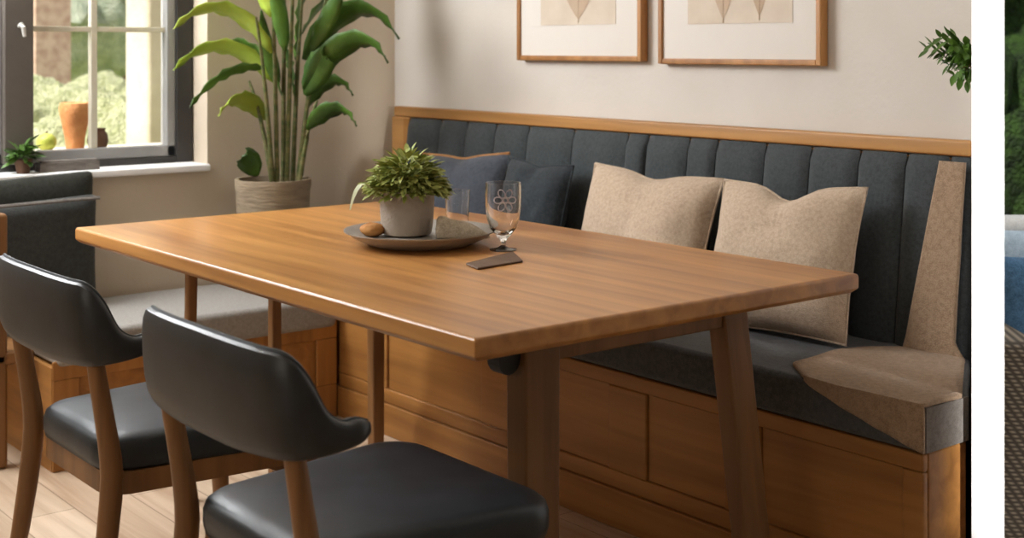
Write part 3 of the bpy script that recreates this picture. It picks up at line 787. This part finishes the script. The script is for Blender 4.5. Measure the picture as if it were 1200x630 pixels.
# ------------------------------------------------------------------ window sill things
def flower_pot(label, c, r, h_, leafm):
    t = thing('sill_plant', label, 'potted plant', c)
    build('pot', lathe_bm([(r*.7, 0), (r, h_), (r*.88, h_), (r*.8, h_*.8), (.001, h_*.8)], c, 20), M['brownclay'], t)
    build('foliage', bushy((c[0], c[1], c[2]+h_*.8), r*1.5, .09, 70, .045, .02, .6), leafm, t)
    return t
flower_pot('small green plant on the sill beside the window mullion', (-.858, .155, .8225), .028, .045, M['leaf'])
ledge = struct(build('trim_1', box_bm(-1.25, -1.025, -1.1, .86, .80, .872), M['stone'], bevel=.006))
vz = lathe_bm([(.028, 0), (.031, .004), (.034, .04), (.043, .085), (.052, .125), (.054, .148), (.051, .163), (.044, .166), (.040, .160), (.001, .10)], (-1.1, .418, .872), 28)
tag(build('vase', vz, M['terracotta']), 'orange terracotta vase standing on the stone ledge outside the window', 'vase')
lb = bmesh.new(); bmesh.ops.create_uvsphere(lb, u_segments=20, v_segments=12, radius=.034)
for v in lb.verts: v.co.z *= .92; v.co.x *= 1+.1*max(0, v.co.z/.034)
bmesh.ops.translate(lb, verts=lb.verts, vec=(-1.1, .318, .872+.031))
lo_ = build('lime', lb, M['lime']); tag(lo_, 'yellow-green lime on the ledge outside, left of the terracotta vase', 'fruit')
sbm = bmesh.new(); add_tube(sbm, [(-1.1, .318, .932), (-1.1, .319, .941)], .003, 6); build('stem', sbm, M['bark'], lo_)
tag(build('clay_jug', lathe_bm([(.022, 0), (.031, .004), (.037, .028), (.033, .052), (.024, .064), (.028, .072), (.024, .072), (.018, .06), (.001, .03)], (-1.1, .50, .872), 24), M['brownclay']),
    'small brown clay jug on the ledge outside, right of the terracotta vase', 'jug')
tag(build('wooden_box', (lambda b: (add_box(b, -.892, -.842, .205, .405, .8225, .853), add_box(b, -.888, -.846, .209, .401, .853, .858), b)[-1])(bmesh.new()), M['darkbox'], bevel=.003),
    'flat weathered grey wooden box lying on the inside window sill', 'box')

# ------------------------------------------------------------------ garden beyond the window
struct(build('lawn', box_bm(-30, -1.0, -14, 26, -.25, -.05), M['lawn'], smooth=False))
struct(build('path', box_bm(-7.0, -4.2, -4, 14, -.05, -.03), M['gravel'], smooth=False))
def blob(bm, c, r, sq=(1, 1, 1), amp=.25, f=2.0, sub=4, seed=0):
    m2 = bmesh.new(); bmesh.ops.create_icosphere(m2, subdivisions=sub, radius=1)
    for v in m2.verts:
        d = v.co.normalized(); k = 1+amp*noise.noise(d*f+Vector((seed, 0, 0)))+amp*.5*noise.noise(d*f*4+Vector((0, seed, 0)))+amp*.35*noise.noise(d*f*11+Vector((0, seed, 3)))
        v.co = Vector((d.x*r*k*sq[0], d.y*r*k*sq[1], d.z*r*k*sq[2]))+Vector(c)
    me = bpy.data.meshes.new('tmp'); m2.to_mesh(me); m2.free(); bm.from_mesh(me); bpy.data.meshes.remove(me)
    return bm
def ground_at(u, d): p = at(u, 100, d); return p.x, p.y
hs = ['clipped yellow-green hedge outside the left half of the window', 'rounded yellow-green hedge outside behind the glazing bar', 'yellow-green hedge outside in front of the stone pier']
for k, (u, d, r, hz) in enumerate(((60, 9.3, 1.0, .78), (118, 11.0, .95, .80), (150, 7.7, .95, .76))):
    x, y = ground_at(u, d); bm = bmesh.new(); blob(bm, (x, y, .33), .66, (1, 1.0, .98), .16, 2.2, 5, k*3.1)
    tag(build('garden_hedge', bm, M['hedge']), hs[k], 'hedge', 'hedges outside the window')
tl = ['dark green garden tree outside at the left of the window', 'dense green garden tree outside in the middle of the window', 'green garden tree outside behind the stone pier', 'pale tree rising beyond the left window edge']
for k, (u, d, r) in enumerate(((70, 17.0, 1.25), (132, 14, 1.25), (185, 20, 1.3), (10, 23, 1.3))):
    x, y = ground_at(u, d); t = thing('garden_tree', tl[k], 'tree', (x, y, -.05), 'garden trees outside the window')
    bm = bmesh.new()
    for q in range(6):
        a = q*2*PI/6; blob(bm, (x+r*.45*math.cos(a), y+r*.45*math.sin(a), 1.7+.5*math.sin(q*2.3)+r*.35), r*.62, (1, 1, 1.05), .25, 2.2, 4, q+k*7)
    build('crown', bm, M['tree'], t)
    bm = bmesh.new(); add_tube(bm, [(x, y, -.05), (x+.05, y, .6), (x, y+.05, 1.6)], [.16, .12, .10], 10); build('trunk', bm, M['bark'], t)
x, y = ground_at(55, 12); bp = bmesh.new()
add_box(bp, x-.16, x+.16, y-.16, y+.16, -.05, 1.9); add_box(bp, x-.2, x+.2, y-.2, y+.2, 1.9, 1.98)
tag(build('brick_pier', bp, mat('rosy_brick', '#b39484', '#cdb3a2', 14, .9, .2, .4, 40), bevel=.01), 'rosy brick pier standing among the greenery at the left of the window', 'pillar')
x, y = ground_at(181, 6.2); pr = bmesh.new()
add_box(pr, x-.13, x+.13, y-.09, y+.09, -.05, 2.6); add_box(pr, x-.17, x+.17, y-.13, y+.13, -.05, .25); add_box(pr, x-.17, x+.17, y-.13, y+.13, 2.5, 2.65)
tag(build('stone_pier', pr, M['stone'], bevel=.02), 'pale stone pier standing outside at the right edge of the window', 'pillar')

# ------------------------------------------------------------------ terrace made up for the second collage image, past the gutter slab
struct(build('terrace_paving', box_bm(-.4, 8, 1.72, 12, -.30, -.16), M['stone'], smooth=False))
so = thing('wicker_armchair', 'woven wicker garden armchair with white cushion beyond the white strip', 'armchair', (*PL(3.95, .46), -.16))
base = Vector((*PL(3.55, (1172-600)/FPX), -.16))
ax, ay = Vector((RT.x, RT.y, 0)), Vector((FW.x, FW.y, 0))       # chair frame: width axis, depth axis
def obox(a0, a1, b0, b1, z0, z1):
    bm = bmesh.new()
    P = [tuple((base+ax*a+ay*b).xy) for a, b in ((a0, b0), (a1, b0), (a1, b1), (a0, b1))]
    return prism_bm(P, z0, z1, bm)
ZA = CAM.z-(402-YH)*3.55/FPX
build('arm', obox(0, .13, 0, .80, -.12, ZA), M['wicker'], so, bevel=.03, segs=3)
build('arm', obox(.85, .98, 0, .80, -.12, ZA), M['wicker'], so, bevel=.03, segs=3)
build('seat_base', obox(.13, .85, .02, .80, -.12, .28), M['wicker'], so, bevel=.01)
build('back', obox(0, .98, .80, .90, -.12, .60), M['wicker'], so, bevel=.03, segs=3)
build('seat_cushion', obox(.135, .845, 0.0, .66, .282, .36), M['whitecush'], so, bevel=.04, segs=4)
ZB = CAM.z-(252-YH)*4.30/FPX
build('back_cushion', obox(.0, .845, .66, .795, .365, ZB), M['whitecush'], so, bevel=.035, segs=4)
for s in ((.03, .03), (.95, .03), (.03, .86), (.95, .86)):
    build('foot', obox(s[0]-.02, s[0]+.02, s[1]-.02, s[1]+.02, -.16, -.12), M['bracket'], so)
bl = build('pillow', pillow_bm(.50, .27, .13, 0, seed=21), M['bluecush'], origin=(0, 0, 0)); tag(bl, 'denim blue pillow lying on the wicker armchair', 'pillow')
pc2 = base+ax*.40+ay*.44; bl.location = (pc2.x, pc2.y, .478)
bl.rotation_euler = (Matrix.Rotation(math.atan2(ax.y, ax.x), 3, 'Z') @ Matrix.Rotation(-.35, 3, 'X')).to_euler()
bl2 = build('pillow', pillow_bm(.48, .33, .09, 0, seed=31), M['paleblue'], origin=(0, 0, 0)); tag(bl2, 'pale blue pillow behind the denim blue one on the wicker armchair', 'pillow')
pc3 = base+ax*.385+ay*.575; bl2.location = (pc3.x, pc3.y, .512); bl2.rotation_euler = bl.rotation_euler
hb = bmesh.new()
for k in range(7):
    p = PL(6.6+.1*math.sin(k*2), (1060+k*60-600)/FPX)
    blob(hb, (p.x, p.y, .75), .8, (1, 1, 1.2), .2, 3, 4, k); blob(hb, (p.x+.1, p.y, 2.0), .75, (1, 1, 1.1), .2, 3, 4, k+20)
tag(build('terrace_hedge', hb, M['darkhedge']), 'tall dark green hedge at the back of the terrace', 'hedge')
